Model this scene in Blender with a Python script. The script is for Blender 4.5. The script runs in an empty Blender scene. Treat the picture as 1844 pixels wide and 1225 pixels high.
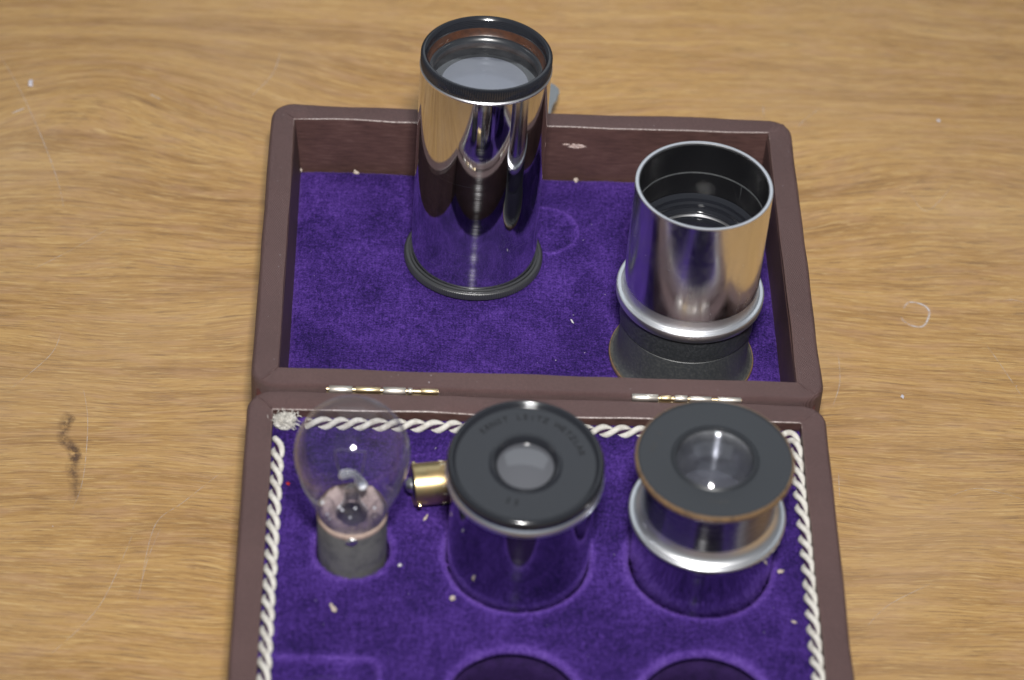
import bpy, bmesh, math, random
from mathutils import Vector, Matrix, noise
random.seed(7)
scene = bpy.context.scene
COL = scene.collection
MM = 0.001
PI = math.pi

# ------------------------------------------------------------------ camera
CAM_R = Matrix(((0.9986941, -0.0289902, -0.0420665),
                (-0.0083755, 0.7193582, -0.6945888),
                (0.0503972, 0.6940341, 0.7181760)))
CAM_P = Vector((-51.72, -688.35, 782.78))
cam_data = bpy.data.cameras.new('camera')
cam = bpy.data.objects.new('camera', cam_data)
COL.objects.link(cam)
cam.matrix_world = Matrix.Translation(CAM_P * MM) @ CAM_R.to_4x4()
cam_data.sensor_width = 36.0
cam_data.lens = 105.09
cam_data.clip_start = 0.05
cam_data.clip_end = 30.0
cam_data.dof.use_dof = True
cam_data.dof.focus_distance = 1.055
cam_data.dof.aperture_fstop = 9.0
scene.camera = cam

# ------------------------------------------------------------------ light
world = bpy.data.worlds.new('World')
scene.world = world
world.use_nodes = True
bg = world.node_tree.nodes['Background']
bg.inputs[0].default_value = (0.86, 0.93, 1.0, 1)
bg.inputs[1].default_value = 0.17

def area(name, pos, target, sx, sy, power, color):
    d = bpy.data.lights.new(name, 'AREA')
    d.shape = 'RECTANGLE'
    d.size = sx; d.size_y = sy; d.energy = power; d.color = color
    o = bpy.data.objects.new(name, d)
    COL.objects.link(o)
    o.location = pos
    o.rotation_euler = (Vector(target) - Vector(pos)).to_track_quat('-Z', 'Y').to_euler()
    return o
# the flash on top of the camera
fl = CAM_P * MM + CAM_R @ Vector((0.030, 0.185, 0.03))
flash = area('camera_flash', fl, (0, 0.25, 0.03), 0.095, 0.07, 3.45, (1.0, 0.98, 0.95))
flash.data.spread = math.radians(76)
# pale unseen lamp added beyond the far end for level surfaces to mirror
area('reflection_light', (0.12, 1.35, 1.42), (0, 0, 0.03), 1.9, 1.35, 5.3, (0.86, 0.93, 1.0))

scene.view_settings.view_transform = 'Standard'
scene.view_settings.look = 'None'
scene.view_settings.exposure = 0.0
scene.view_settings.gamma = 1.0

# ------------------------------------------------------------------ helpers
def tag(o, label=None, cat=None, group=None, kind=None):
    if label: o['label'] = label
    if cat: o['category'] = cat
    if group: o['group'] = group
    if kind: o['kind'] = kind
    return o

def empty(name, loc=(0, 0, 0), rot=(0, 0, 0)):
    o = bpy.data.objects.new(name, None)
    COL.objects.link(o)
    o.location = Vector(loc) * MM
    o.rotation_euler = rot
    o.empty_display_size = 0.01
    return o

def obj(name, bm, mat, parent=None, smooth=35, loc=None, rot=None):
    """bmesh in millimetres -> one mesh object in metres"""
    bmesh.ops.recalc_face_normals(bm, faces=bm.faces)
    bmesh.ops.scale(bm, vec=(MM, MM, MM), verts=bm.verts)
    if smooth:
        a = math.radians(smooth)
        for f in bm.faces: f.smooth = True
        for e in bm.edges:
            if len(e.link_faces) == 2 and e.calc_face_angle(0) > a: e.smooth = False
    me = bpy.data.meshes.new(name)
    bm.to_mesh(me); bm.free()
    mats = mat if isinstance(mat, (list, tuple)) else [mat]
    for m in mats: me.materials.append(m)
    o = bpy.data.objects.new(name, me)
    COL.objects.link(o)
    if loc: o.location = Vector(loc) * MM
    if rot: o.rotation_euler = rot
    if parent: o.parent = parent
    return o

def lathe(profile, n=128, knurl=None, depth=0.25, bm=None, cx=0, cy=0, close=False):
    """profile: (r, z) or (r, z, 'k') for knurled rows"""
    bm = bm or bmesh.new()
    if knurl: n = 2 * knurl
    rows = []
    for p in profile:
        r, z = p[0], p[1]
        if r < 1e-6:
            rows.append([bm.verts.new((cx, cy, z))]); continue
        row = []
        for i in range(n):
            a = 2 * PI * i / n
            rr = r - (depth if (len(p) > 2 and i % 2) else 0)
            row.append(bm.verts.new((cx + rr * math.cos(a), cy + rr * math.sin(a), z)))
        rows.append(row)
    if close: rows.append(rows[0])
    for A, B in zip(rows, rows[1:]):
        for i in range(n):
            j = (i + 1) % n
            if len(A) == 1 and len(B) == 1: continue
            if len(A) == 1: bm.faces.new((A[0], B[i], B[j]))
            elif len(B) == 1: bm.faces.new((A[i], A[j], B[0]))
            else: bm.faces.new((A[i], A[j], B[j], B[i]))
    return bm

def dome(r, h, z0, k=8, flip=False):
    """profile points of a spherical cap radius r height h from edge to pole"""
    R = (r * r + h * h) / (2 * h)
    a0 = math.asin(min(1, r / R))
    if h > r: a0 = PI - a0
    out = []
    for i in range(k + 1):
        a = a0 * (1 - i / k)
        out.append((R * math.sin(a) if i < k else 0.0, z0 + R * math.cos(a) - (R - h)))
    return out

def tube(path, rad, bm=None, n=8, caps=True):
    bm = bm or bmesh.new()
    path = [Vector(p) for p in path]
    rads = rad if isinstance(rad, (list, tuple)) else [rad] * len(path)
    prev = None; rows = []
    for i, p in enumerate(path):
        t = (path[min(i + 1, len(path) - 1)] - path[max(i - 1, 0)]).normalized()
        if prev is None:
            ref = Vector((0, 0, 1)) if abs(t.z) < 0.9 else Vector((1, 0, 0))
            u = t.cross(ref).normalized()
        else:
            u = (prev - t * prev.dot(t)).normalized()
        prev = u
        v = t.cross(u)
        rows.append([bm.verts.new(p + (u * math.cos(2 * PI * k / n) + v * math.sin(2 * PI * k / n)) * rads[i]) for k in range(n)])
    for A, B in zip(rows, rows[1:]):
        for k in range(n):
            bm.faces.new((A[k], A[(k + 1) % n], B[(k + 1) % n], B[k]))
    if caps:
        bm.faces.new(rows[0][::-1]); bm.faces.new(rows[-1])
    return bm

def rrect(hx0, hx1, hy0, hy1, R, d, k=8):
    """outline of a rounded rectangle offset inward by d (same point count for every d)"""
    r = max(R - d, 0.25)
    x0, x1, y0, y1 = hx0 + d + r, hx1 - d - r, hy0 + d + r, hy1 - d - r
    pts = []
    nl = 24
    cs = [((x1, y0), -PI / 2), ((x1, y1), 0), ((x0, y1), PI / 2), ((x0, y0), PI)]
    for q, ((cx, cy), a0) in enumerate(cs):
        for i in range(k + 1):
            a = a0 + PI / 2 * i / k
            pts.append((cx + r * math.cos(a), cy + r * math.sin(a)))
        (nx, ny), na = cs[(q + 1) % 4]
        ax, ay = pts[-1]
        bx, by = nx + r * math.cos(na), ny + r * math.sin(na)
        for i in range(1, nl):
            pts.append((ax + (bx - ax) * i / nl, ay + (by - ay) * i / nl))
    return pts

def sweep_rect(rect, R, profile, wob=0.0, seed=0, mats=None, capbottom=False):
    bm = bmesh.new()
    rows = []
    for (d, z) in profile:
        row = []
        for (x, y) in rrect(*rect, R, d):
            w = wob * noise.noise(Vector((x * .05 + seed, y * .05, z * .08 + d * .1)))
            row.append(bm.verts.new((x + w, y + w, z + w)))
        rows.append(row)
    for q, (A, B) in enumerate(zip(rows, rows[1:])):
        n = len(A)
        for i in range(n):
            f = bm.faces.new((A[i], A[(i + 1) % n], B[(i + 1) % n], B[i]))
            if mats: f.material_index = mats[q]
    if capbottom:
        bm.faces.new(rows[0]); 
    return bm

def arc_prof(d0, z0, d1, z1, k=5):
    """quarter round from (d0,z0) vertical to (d1,z1) horizontal"""
    return [(d0 + (d1 - d0) * (1 - math.cos(PI / 2 * i / k)), z0 + (z1 - z0) * math.sin(PI / 2 * i / k)) for i in range(1, k + 1)]

# ------------------------------------------------------------------ materials
class NT:
    def __init__(s, name):
        s.m = bpy.data.materials.new(name); s.m.use_nodes = True
        s.t = s.m.node_tree; s.p = s.t.nodes['Principled BSDF']; s.out = s.t.nodes['Material Output']
        tc = s.t.nodes.new('ShaderNodeTexCoord')
        mp = s.t.nodes.new('ShaderNodeMapping'); mp.inputs['Scale'].default_value = (1000, 1000, 1000)
        s.t.links.new(tc.outputs['Object'], mp.inputs[0])
        s.mm = mp.outputs[0]
    def n(s, ty, **kw):
        x = s.t.nodes.new(ty)
        for k, v in kw.items(): setattr(x, k, v)
        return x
    def l(s, a, b): s.t.links.new(a, b)
    def map(s, sx, sy, sz, src=None, rot=(0, 0, 0), loc=(0, 0, 0)):
        x = s.n('ShaderNodeMapping'); x.inputs['Scale'].default_value = (sx, sy, sz)
        x.inputs['Rotation'].default_value = rot; x.inputs['Location'].default_value = loc
        s.l(src or s.mm, x.inputs[0]); return x.outputs[0]
    def noise(s, scale, src=None, detail=3, rough=.55, dist=0):
        x = s.n('ShaderNodeTexNoise'); x.inputs['Scale'].default_value = scale
        x.inputs['Detail'].default_value = detail; x.inputs['Roughness'].default_value = rough
        x.inputs['Distortion'].default_value = dist
        s.l(src or s.mm, x.inputs['Vector']); return x.outputs['Fac']
    def ramp(s, fac, stops, interp='LINEAR'):
        x = s.n('ShaderNodeValToRGB'); x.color_ramp.interpolation = interp
        e = x.color_ramp.elements
        while len(e) < len(stops): e.new(.5)
        for q, (p, c) in enumerate(stops):
            e[q].position = p
            e[q].color = (c[0], c[1], c[2], 1) if isinstance(c, (tuple, list)) else (c, c, c, 1)
        s.l(fac, x.inputs[0]); return x.outputs[0]
    def mix(s, fac, a, b, mode='MIX'):
        x = s.n('ShaderNodeMix', data_type='RGBA', blend_type=mode)
        for sock, v in ((x.inputs[0], fac), (x.inputs[6], a), (x.inputs[7], b)):
            if isinstance(v, (int, float)): sock.default_value = v
            elif isinstance(v, tuple): sock.default_value = (v[0], v[1], v[2], 1)
            else: s.l(v, sock)
        return x.outputs[2]
    def math(s, op, a, b=0.0):
        x = s.n('ShaderNodeMath', operation=op)
        for sock, v in ((x.inputs[0], a), (x.inputs[1], b)):
            if isinstance(v, (int, float)): sock.default_value = v
            else: s.l(v, sock)
        return x.outputs[0]
    def bump(s, h, dist, strength=1.0):
        x = s.n('ShaderNodeBump'); x.inputs['Strength'].default_value = strength
        x.inputs['Distance'].default_value = dist * MM
        s.l(h, x.inputs['Height']); s.l(x.outputs[0], s.p.inputs['Normal']); return x
    def set(s, **kw):
        for k, v in kw.items():
            k = k.replace('_', ' ')
            sock = s.p.inputs[k]
            if hasattr(v, 'links') or isinstance(v, bpy.types.NodeSocket): s.l(v, sock)
            elif isinstance(v, tuple) and len(v) == 3: sock.default_value = (*v, 1)
            else: sock.default_value = v
        return s
    def sep(s, src=None):
        x = s.n('ShaderNodeSeparateXYZ'); s.l(src or s.mm, x.inputs[0]); return x.outputs
    def comb(s, x_, y_, z_):
        x = s.n('ShaderNodeCombineXYZ')
        for q, v in enumerate((x_, y_, z_)):
            if isinstance(v, (int, float)): x.inputs[q].default_value = v
            else: s.l(v, x.inputs[q])
        return x.outputs[0]

def m_wood():
    s = NT('laminate_wood')
    X, Y, Z = s.sep()
    # slow wander of the grain, stronger toward the upper left where the figure opens
    w1 = s.noise(.006, s.map(1, 1.6, 1), 2, .5)
    w2 = s.noise(.022, s.map(.45, 1.5, 1), 2, .5)
    yy = s.math('ADD', Y, s.math('MULTIPLY', s.math('SUBTRACT', w1, .5), 34))
    yy = s.math('ADD', yy, s.math('MULTIPLY', s.math('SUBTRACT', w2, .5), 6))
    # two places where the grain opens into nested arches
    for cx, cy, rx, ry, amp in ((-172, 205, 70, 40, -34), (150, 175, 80, 30, -16)):
        gx = s.math('POWER', s.math('ABSOLUTE', s.math('DIVIDE', s.math('SUBTRACT', X, cx), rx)), 2.0)
        gy = s.math('POWER', s.math('ABSOLUTE', s.math('DIVIDE', s.math('SUBTRACT', Y, cy), ry)), 2.0)
        g = s.math('POWER', 2.718, s.math('MULTIPLY', s.math('ADD', gx, gy), -1.0))
        yy = s.math('ADD', yy, s.math('MULTIPLY', g, amp))
    v = s.comb(X, yy, 0)
    broad = s.noise(1, s.map(.006, .085, 1, v), 2, .5)
    mid = s.noise(1, s.map(.014, .55, 1, v), 4, .6, .10)
    fine = s.noise(1, s.map(.075, 2.0, 1, v, loc=(5, 2, 0)), 4, .72, .1)
    pores = s.noise(1, s.map(.16, 2.2, 1, v, loc=(9, 4, 0)), 3, .65)
    h = s.math('ADD', s.math('MULTIPLY', broad, .33), s.math('MULTIPLY', mid, .37))
    h = s.math('ADD', h, s.math('MULTIPLY', fine, .34))
    c = s.ramp(h, [(.39, (.212, .109, .036)), (.475, (.318, .176, .058)), (.54, (.392, .228, .078)), (.66, (.478, .299, .112))])
    lines = s.noise(1, s.map(.050, 1.45, 1, v, loc=(2, 8, 0)), 4, .72, .10)
    c = s.mix(s.ramp(lines, [(.37, .90), (.455, 0.0)]), c, (.185, .104, .045))
    lines2 = s.noise(1, s.map(.070, 1.0, 1, v, loc=(22, 3, 0)), 3, .6, .1)
    c = s.mix(s.ramp(lines2, [(.57, 0.0), (.64, .45)]), c, (.56, .385, .165))
    rosy = s.noise(1, s.map(.045, .22, 1, v, loc=(12, 1, 0)), 3, .6)
    c = s.mix(s.ramp(rosy, [(.48, 0.0), (.68, .5)]), c, (.40, .235, .125))
    c = s.mix(s.ramp(pores, [(.30, .60), (.45, 0.0)]), c, (.190, .105, .048))
    c = s.mix(s.ramp(s.noise(1, s.map(.10, 2.4, 1, v, loc=(1, 5, 0)), 3, .6), [(.56, 0.0), (.72, .45)]), c, (.62, .44, .22))
    # rubbed, slightly greyer patches
    wear = s.noise(.011, None, 3, .5)
    c = s.mix(s.ramp(wear, [(.45, 0.0), (.7, .28)]), c, (.43, .29, .16))
    s.set(Base_Color=c, Roughness=s.ramp(s.noise(.08, None, 4), [(.3, .36), (.7, .46)]))
    s.p.inputs['Specular IOR Level'].default_value = .5
    s.bump(s.math('ADD', s.math('MULTIPLY', fine, .6), s.noise(.9, None, 2)), .03, .12)
    return s.m

def m_cloth(name='book_cloth', base=(.058, .030, .030), hi=(.140, .078, .075)):
    s = NT(name)
    X, Y, Z = s.sep()
    k = 2 * PI / .8
    a = s.math('SINE', s.math('MULTIPLY', s.math('ADD', X, s.math('MULTIPLY', Z, 1.0)), k))
    b = s.math('SINE', s.math('MULTIPLY', s.math('ADD', Y, s.math('MULTIPLY', Z, 1.0)), k))
    wv = s.math('MULTIPLY', a, b)
    grain = s.noise(1.0, None, 4, .8)
    big = s.noise(.03, None, 4, .6)
    f = s.math('ADD', s.math('MULTIPLY', wv, .26), s.math('ADD', s.math('MULTIPLY', grain, .75), s.math('MULTIPLY', big, .38)))
    c = s.ramp(f, [(.30, base), (.85, hi)])
    dust = s.noise(.7, s.map(1, 1, 1, loc=(31, 7, 3)), 5, .75)
    c = s.mix(s.ramp(dust, [(.72, 0.0), (.80, .55)]), c, (.42, .36, .33))
    s.set(Base_Color=c, Roughness=.58)
    s.p.inputs['Specular IOR Level'].default_value = .55
    s.bump(s.math('ADD', s.math('MULTIPLY', wv, .9), s.math('ADD', grain, s.noise(.55, None, 3, .7))), .20, .9)
    return s.m

def m_worn_glint():
    s = NT('worn_edge_glint')
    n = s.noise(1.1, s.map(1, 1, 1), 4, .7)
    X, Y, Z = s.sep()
    far = s.math('ADD', s.math('GREATER_THAN', Y, 140), s.math('MULTIPLY', s.math('GREATER_THAN', Y, -12), s.math('LESS_THAN', Y, -8)))  # worn edge whose glint along the back edges is put into the colour
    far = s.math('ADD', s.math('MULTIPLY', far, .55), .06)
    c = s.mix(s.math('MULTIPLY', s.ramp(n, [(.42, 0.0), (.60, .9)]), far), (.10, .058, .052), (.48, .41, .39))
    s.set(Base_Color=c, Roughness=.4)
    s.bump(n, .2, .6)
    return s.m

def m_innerwood():
    s = NT('stained_inner_wall')
    X, Y, Z = s.sep()
    xy = s.math('ADD', X, Y)
    v = s.comb(s.math('MULTIPLY', xy, .12), s.math('MULTIPLY', s.math('SUBTRACT', X, Y), .12), s.math('MULTIPLY', Z, 1.6))
    n = s.noise(1, v, 4, .65)
    b = s.noise(.06, None, 3)
    c = s.ramp(s.math('ADD', s.math('MULTIPLY', n, .7), s.math('MULTIPLY', b, .4)), [(.35, (.036, .017, .014)), (.6, (.069, .033, .028)), (.8, (.105, .058, .050))])
    sp = s.noise(1.0, s.map(1, 1, 1, loc=(4, 9, 2)), 4, .7)
    c = s.mix(s.ramp(sp, [(.73, 0.0), (.80, .5)]), c, (.30, .19, .16))
    s.set(Base_Color=c, Roughness=.55)
    s.bump(n, .12, .5)
    return s.m

def m_velvet(name='purple_velvet', dark=(.007, .0035, .036), mid=(.028, .0108, .104), light=(.080, .034, .238), off=0):
    s = NT(name)
    L = (off, off * .7, 0)
    X, Y, Z = s.sep()
    blot = s.noise(.045, s.map(1, 1, 1, loc=L), 5, .6, .6)
    nap = s.noise(.70, s.map(1, 1, 1, loc=L), 4, .70, .3)
    ribx = s.noise(1, s.map(1.5, .16, .5, loc=L), 2, .5)
    riby = s.noise(1, s.map(.16, 1.5, .5, loc=L), 2, .5)
    grain = s.noise(1.5, None, 3, .8)
    f = s.math('ADD', s.math('MULTIPLY', blot, .38), s.math('MULTIPLY', nap, .38))
    f = s.math('ADD', f, s.math('MULTIPLY', s.math('ADD', ribx, riby), .17))
    f = s.math('ADD', f, s.math('MULTIPLY', s.math('SUBTRACT', grain, .5), .80))
    at = s.n('ShaderNodeAttribute'); at.attribute_name = 'wear'
    f = s.math('ADD', f, s.math('MULTIPLY', at.outputs['Fac'], .16))
    c = s.ramp(f, [(.38, dark), (.53, mid), (.70, light), (.92, (.15, .08, .36))])
    spk = s.noise(1.7, s.map(1, 1, 1, loc=(off + 17, 3, 1)), 2, .6)
    c = s.mix(s.ramp(spk, [(.765, 0.0), (.79, .6)]), c, (.36, .28, .48))
    s.set(Base_Color=c, Roughness=.85)
    s.p.inputs['Specular IOR Level'].default_value = .12
    s.p.inputs['Sheen Weight'].default_value = .12
    s.p.inputs['Sheen Roughness'].default_value = .35
    s.p.inputs['Sheen Tint'].default_value = (.45, .30, 1.0, 1)
    s.bump(s.math('ADD', s.math('MULTIPLY', grain, 1.0), s.math('MULTIPLY', nap, 1.2)), .5, .55)
    return s.m

def m_metal(name, col, rough, scratch=0.0, spots=0.0, tint=None, streak=1.0):
    s = NT(name)
    s.set(Base_Color=col, Metallic=1.0, Roughness=rough)
    if scratch:
        # fine horizontal turning lines round the barrel
        v = s.map(.04, .04, 7.0)
        n = s.noise(1, v, 3, .8)
        s.set(Roughness=s.ramp(n, [(.5, rough), (.78, rough + scratch)]))
        s.bump(n, .006, .25)
        sp = s.noise(.9, None, 3, .7)
        s.set(Base_Color=s.mix(s.ramp(sp, [(.70, 0.0), (.76, .6)]), col, (.9, .9, .92)))
        # turning marks run round the barrel, so their glint is drawn out along it
        tg = s.n('ShaderNodeTangent', direction_type='RADIAL', axis='Z')
        an = s.n('ShaderNodeBsdfAnisotropic'); an.inputs['Color'].default_value = (.8, .8, .82, 1)
        an.inputs['Roughness'].default_value = .46; an.inputs['Anisotropy'].default_value = .88
        s.l(tg.outputs[0], an.inputs['Tangent'])
        mx = s.n('ShaderNodeMixShader')
        n2 = s.noise(1, s.map(.02, .02, 3.2, loc=(3, 1, 0)), 4, .85)
        big = s.ramp(s.noise(1, s.map(.03, .03, .09, loc=(7, 2, 5)), 2, .5), [(.45, .12), (.62, 1.0)])
        s.l(s.math('MULTIPLY', s.ramp(n2, [(.46, .012), (.62, .05), (.74, .42)]), s.math('MULTIPLY', big, streak)), mx.inputs[0])
        s.l(s.p.outputs[0], mx.inputs[1]); s.l(an.outputs[0], mx.inputs[2]); s.l(mx.outputs[0], s.out.inputs[0])
    if spots:
        n = s.noise(.16, s.map(1, 1, .55), 6, .72, 1.2)
        m = s.ramp(n, [(.47, 0.0), (.66, 1.0)])
        s.set(Base_Color=s.mix(s.math('MULTIPLY', m, spots), col, tint or (.35, .32, .30)),
              Roughness=s.ramp(n, [(.40, rough), (.70, rough + .14)]))
    return s.m

def m_gloss(name, col, rough, spec=.5, nscale=0, ndepth=0.0, col2=None, cscale=.5):
    s = NT(name)
    if col2:
        n = s.noise(cscale, None, 5, .7)
        s.set(Base_Color=s.mix(s.ramp(n, [(.45, 0.0), (.72, 1.0)]), col, col2))
    else: s.set(Base_Color=col)
    s.set(Roughness=rough)
    s.p.inputs['Specular IOR Level'].default_value = spec
    if nscale: s.bump(s.noise(nscale, None, 3, .6), ndepth, .6)
    return s.m

def m_glass(name, tint=(.97, .98, .98), edge=(.45, .44, .47), refl=1.0, haze=0.0, power=3.0):
    """thin glass wall: clear face on, darker and shinier at grazing angles"""
    s = NT(name)
    t = s.t; t.nodes.remove(s.p)
    lw = s.n('ShaderNodeLayerWeight'); lw.inputs[0].default_value = .5
    fc = s.math('POWER', lw.outputs['Facing'], power)
    tr = s.n('ShaderNodeBsdfTransparent'); s.l(s.mix(fc, tint, edge), tr.inputs[0])
    fr_ = s.math('ADD', .04, s.math('MULTIPLY', s.math('POWER', lw.outputs['Facing'], 3.5), .62))
    gl = s.n('ShaderNodeBsdfGlossy'); gl.inputs['Roughness'].default_value = .05
    mx = s.n('ShaderNodeMixShader')
    s.l(s.math('MINIMUM', s.math('MULTIPLY', fr_, refl), 1.0), mx.inputs[0])
    s.l(tr.outputs[0], mx.inputs[1]); s.l(gl.outputs[0], mx.inputs[2])
    o = mx.outputs[0]
    if haze:
        df = s.n('ShaderNodeBsdfDiffuse'); df.inputs[0].default_value = (.82, .83, .87, 1)
        m2 = s.n('ShaderNodeMixShader')
        n = s.noise(.12, None, 3)
        e_ = s.math('ADD', .35, s.math('MULTIPLY', s.math('POWER', lw.outputs['Facing'], 6.0), 22.0))  # bright rim reflection imitated by extra pale haze toward the edges
        s.l(s.math('MULTIPLY', s.math('MULTIPLY', s.ramp(n, [(.35, .3), (.75, 1.0)]), haze), e_), m2.inputs[0])
        s.l(o, m2.inputs[1]); s.l(df.outputs[0], m2.inputs[2]); o = m2.outputs[0]
    s.l(o, s.out.inputs[0])
    return s.m

def m_decal(name, col, scale, lo, hi, strength):
    """thin patchy mark on the table: broken up by noise"""
    s = NT(name)
    s.set(Base_Color=col, Roughness=.5)
    n = s.noise(scale, None, 4, .7)
    at = s.n('ShaderNodeAttribute'); at.attribute_name = 'wear'
    a = s.math('MULTIPLY', s.ramp(n, [(lo, 0.0), (hi, strength)]), at.outputs['Fac'])
    s.l(a, s.p.inputs['Alpha'])
    return s.m

WOOD = m_wood(); CLOTH = m_cloth(); WORN_GLINT = m_worn_glint(); INNER = m_innerwood()
CLOTH_DARK = m_cloth('red_spine_cloth', (.050, .013, .010), (.095, .030, .024))
VELV = m_velvet(); VELV_B = m_velvet('purple_velvet_tray', (.008, .004, .038), (.026, .010, .098), (.070, .030, .215), off=37)
CHROME = m_metal('polished_chrome', (.66, .66, .69), .03, scratch=.12)
CHROME_B = m_metal('dull_chrome', (.35, .35, .40), .05, scratch=.10, streak=.12)
CHROME2 = m_metal('stained_chrome', (.84, .87, .92), .15, spots=.10, tint=(.55, .54, .54))
ALU = m_metal('turned_aluminium', (.86, .87, .90), .36)
STEEL_RIM = m_metal('bright_rim_metal', (.86, .86, .89), .34)
BLACK = m_gloss('black_lacquer', (.012, .013, .017), .13, .80)
BLACK_SATIN = m_gloss('black_satin', (.018, .020, .024), .28, .66, 1.2, .02)
BLACK_WORN = m_gloss('worn_black_metal', (.034, .037, .041), .50, .9, 2.5, .12, (.080, .082, .080), 1.2)
CRACKLE = m_gloss('crackle_black', (.022, .024, .027), .33, .9, 1.7, .30, (.05, .052, .056), .9)
BLACK_IN = m_gloss('black_inside', (.006, .006, .007), .30, .45)
OLIVE = m_gloss('olive_brown_flange', (.055, .052, .044), .55, .5, 1.5, .05, (.020, .019, .017), .8)
BROWN_RING = m_gloss('brown_washer', (.052, .019, .009), .35, .5, .6, .1, (.022, .010, .007), .4)
BRONZE = m_gloss('worn_brass_edge', (.155, .095, .048), .30, .7, 1.0, .05, (.060, .040, .028), .5)
BRASS = m_metal('brass', (.60, .47, .24), .30, spots=.50, tint=(.42, .22, .10))
GOLD = m_metal('hinge_brass', (.78, .64, .40), .36, spots=.4, tint=(.40, .22, .10))
NICKEL = m_metal('hinge_nickel', (.72, .68, .62), .42, spots=.25, tint=(.45, .33, .22))
PIN_M = m_metal('bright_brass', (.90, .74, .40), .16)
CAPGREY = m_gloss('oxidised_cap', (.118, .118, .115), .50, .5, .5, .25, (.060, .061, .064), .22)
SOLDER = m_metal('solder', (.66, .66, .66), .32)
CEMENT = m_gloss('cap_cement', (.43, .32, .27), .6, .4, 1.0, .4, (.30, .22, .18), .5)
PASTE = m_gloss('pinkish_paste', (.36, .285, .275), .6, .3, 1.0, 1.0, (.20, .16, .15), .45)
WHITEGLASS = m_gloss('white_stem_glass', (.80, .82, .86), .12, .7)
WIRE = m_metal('support_wire', (.42, .40, .40), .3)
GLASS = m_glass('clear_bulb_glass', (.95, .95, .965), (.22, .21, .23), 1.2, .030, 4.5)
LENS = m_glass('lens_glass', (.84, .85, .88), (.4, .4, .44), 1.3, .02)
LENS_H = m_glass('cloudy_lens_glass', (.84, .85, .88), (.3, .3, .34), 1.4, .10)
LENS_G = m_glass('coated_lens_glass', (.70, .72, .77), (.2, .2, .24), 2.2, .07)
COTTON = m_gloss('cream_cotton', (.60, .58, .54), .8, .2, 2.4, .5, (.38, .35, .31), .40)
LINT = m_gloss('cream_lint', (.44, .37, .32), .85, .2, 1.5, .3, (.42, .34, .28), .9)
LINT_W = m_gloss('white_lint', (.50, .48, .52), .85, .2)
REDDOT = m_gloss('red_speck', (.50, .03, .03), .6, .3)
GREYMETAL = m_metal('clasp_metal', (.62, .64, .65), .33, spots=.3)
ENGR = m_gloss('engraving', (.006, .006, .007), .45, .40)
ENGR_L = m_gloss('pale_engraving', (.050, .050, .052), .6, .3)

# ------------------------------------------------------------------ table (the setting)
def grid(x0, x1, y0, y1, nx, ny, fn, attr=None):
    bm = bmesh.new()
    lay = bm.verts.layers.float.new('wear')
    V = []
    for j in range(ny + 1):
        row = []
        for i in range(nx + 1):
            x = x0 + (x1 - x0) * i / nx; y = y0 + (y1 - y0) * j / ny
            z, w = fn(x, y)
            v = bm.verts.new((x, y, z)); v[lay] = w; row.append(v)
        V.append(row)
    for j in range(ny):
        for i in range(nx):
            bm.faces.new((V[j][i], V[j][i + 1], V[j + 1][i + 1], V[j + 1][i]))
    return bm

bm = sweep_rect((-1100, 1100, -800, 1000), 12, [(0, -28), (0, -2)] + arc_prof(0, -2, 2, 0, 4))
top = [v for v in bm.verts if abs(v.co.z) < 1e-6]
es = [e for e in bm.edges if all(abs(v.co.z) < 1e-6 for v in e.verts)]
bmesh.ops.contextual_create(bm, geom=es)
low = [e for e in bm.edges if all(abs(v.co.z + 28) < 1e-6 for v in e.verts)]
bmesh.ops.contextual_create(bm, geom=low)
table = obj('table_top', bm, WOOD)
tag(table, kind='structure')

SCR = m_decal('scratch_mark', (.62, .55, .50), .35, .35, .6, .7)
SCR_D = m_decal('dark_smudge', (.120, .068, .042), .34, .33, .60, .75)
SCR_W = m_decal('white_ring_mark', (.68, .66, .68), .5, .34, .54, .75)

def ribbon(pts, w, name, mat, z=.10):
    """a hair-thin flat strip along a smoothed line on the table"""
    P = []
    n = len(pts)
    for i in range(n - 1):
        p0 = Vector(pts[max(i - 1, 0)]); p1 = Vector(pts[i]); p2 = Vector(pts[i + 1]); p3 = Vector(pts[min(i + 2, n - 1)])
        for k in range(8):
            t = k / 8
            P.append(.5 * ((2 * p1) + (p2 - p0) * t + (2 * p0 - 5 * p1 + 4 * p2 - p3) * t * t + (3 * p1 - p0 - 3 * p2 + p3) * t ** 3))
    P.append(Vector(pts[-1]))
    bm = bmesh.new(); lay = bm.verts.layers.float.new('wear'); rows = []
    for i, p in enumerate(P):
        t = (P[min(i + 1, len(P) - 1)] - P[max(i - 1, 0)]).normalized()
        nn = Vector((-t.y, t.x)); f = math.sin(PI * i / (len(P) - 1)) ** .5
        row = []
        for s_, a in ((-1, 0), (0, 1), (1, 0)):
            v = bm.verts.new((p.x + nn.x * w * s_ * .5, p.y + nn.y * w * s_ * .5, z)); v[lay] = a * f; row.append(v)
        rows.append(row)
    for A, B in zip(rows, rows[1:]):
        for k in range(2): bm.faces.new((A[k], A[k + 1], B[k + 1], B[k]))
    return obj(name, bm, mat, table)

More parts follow.
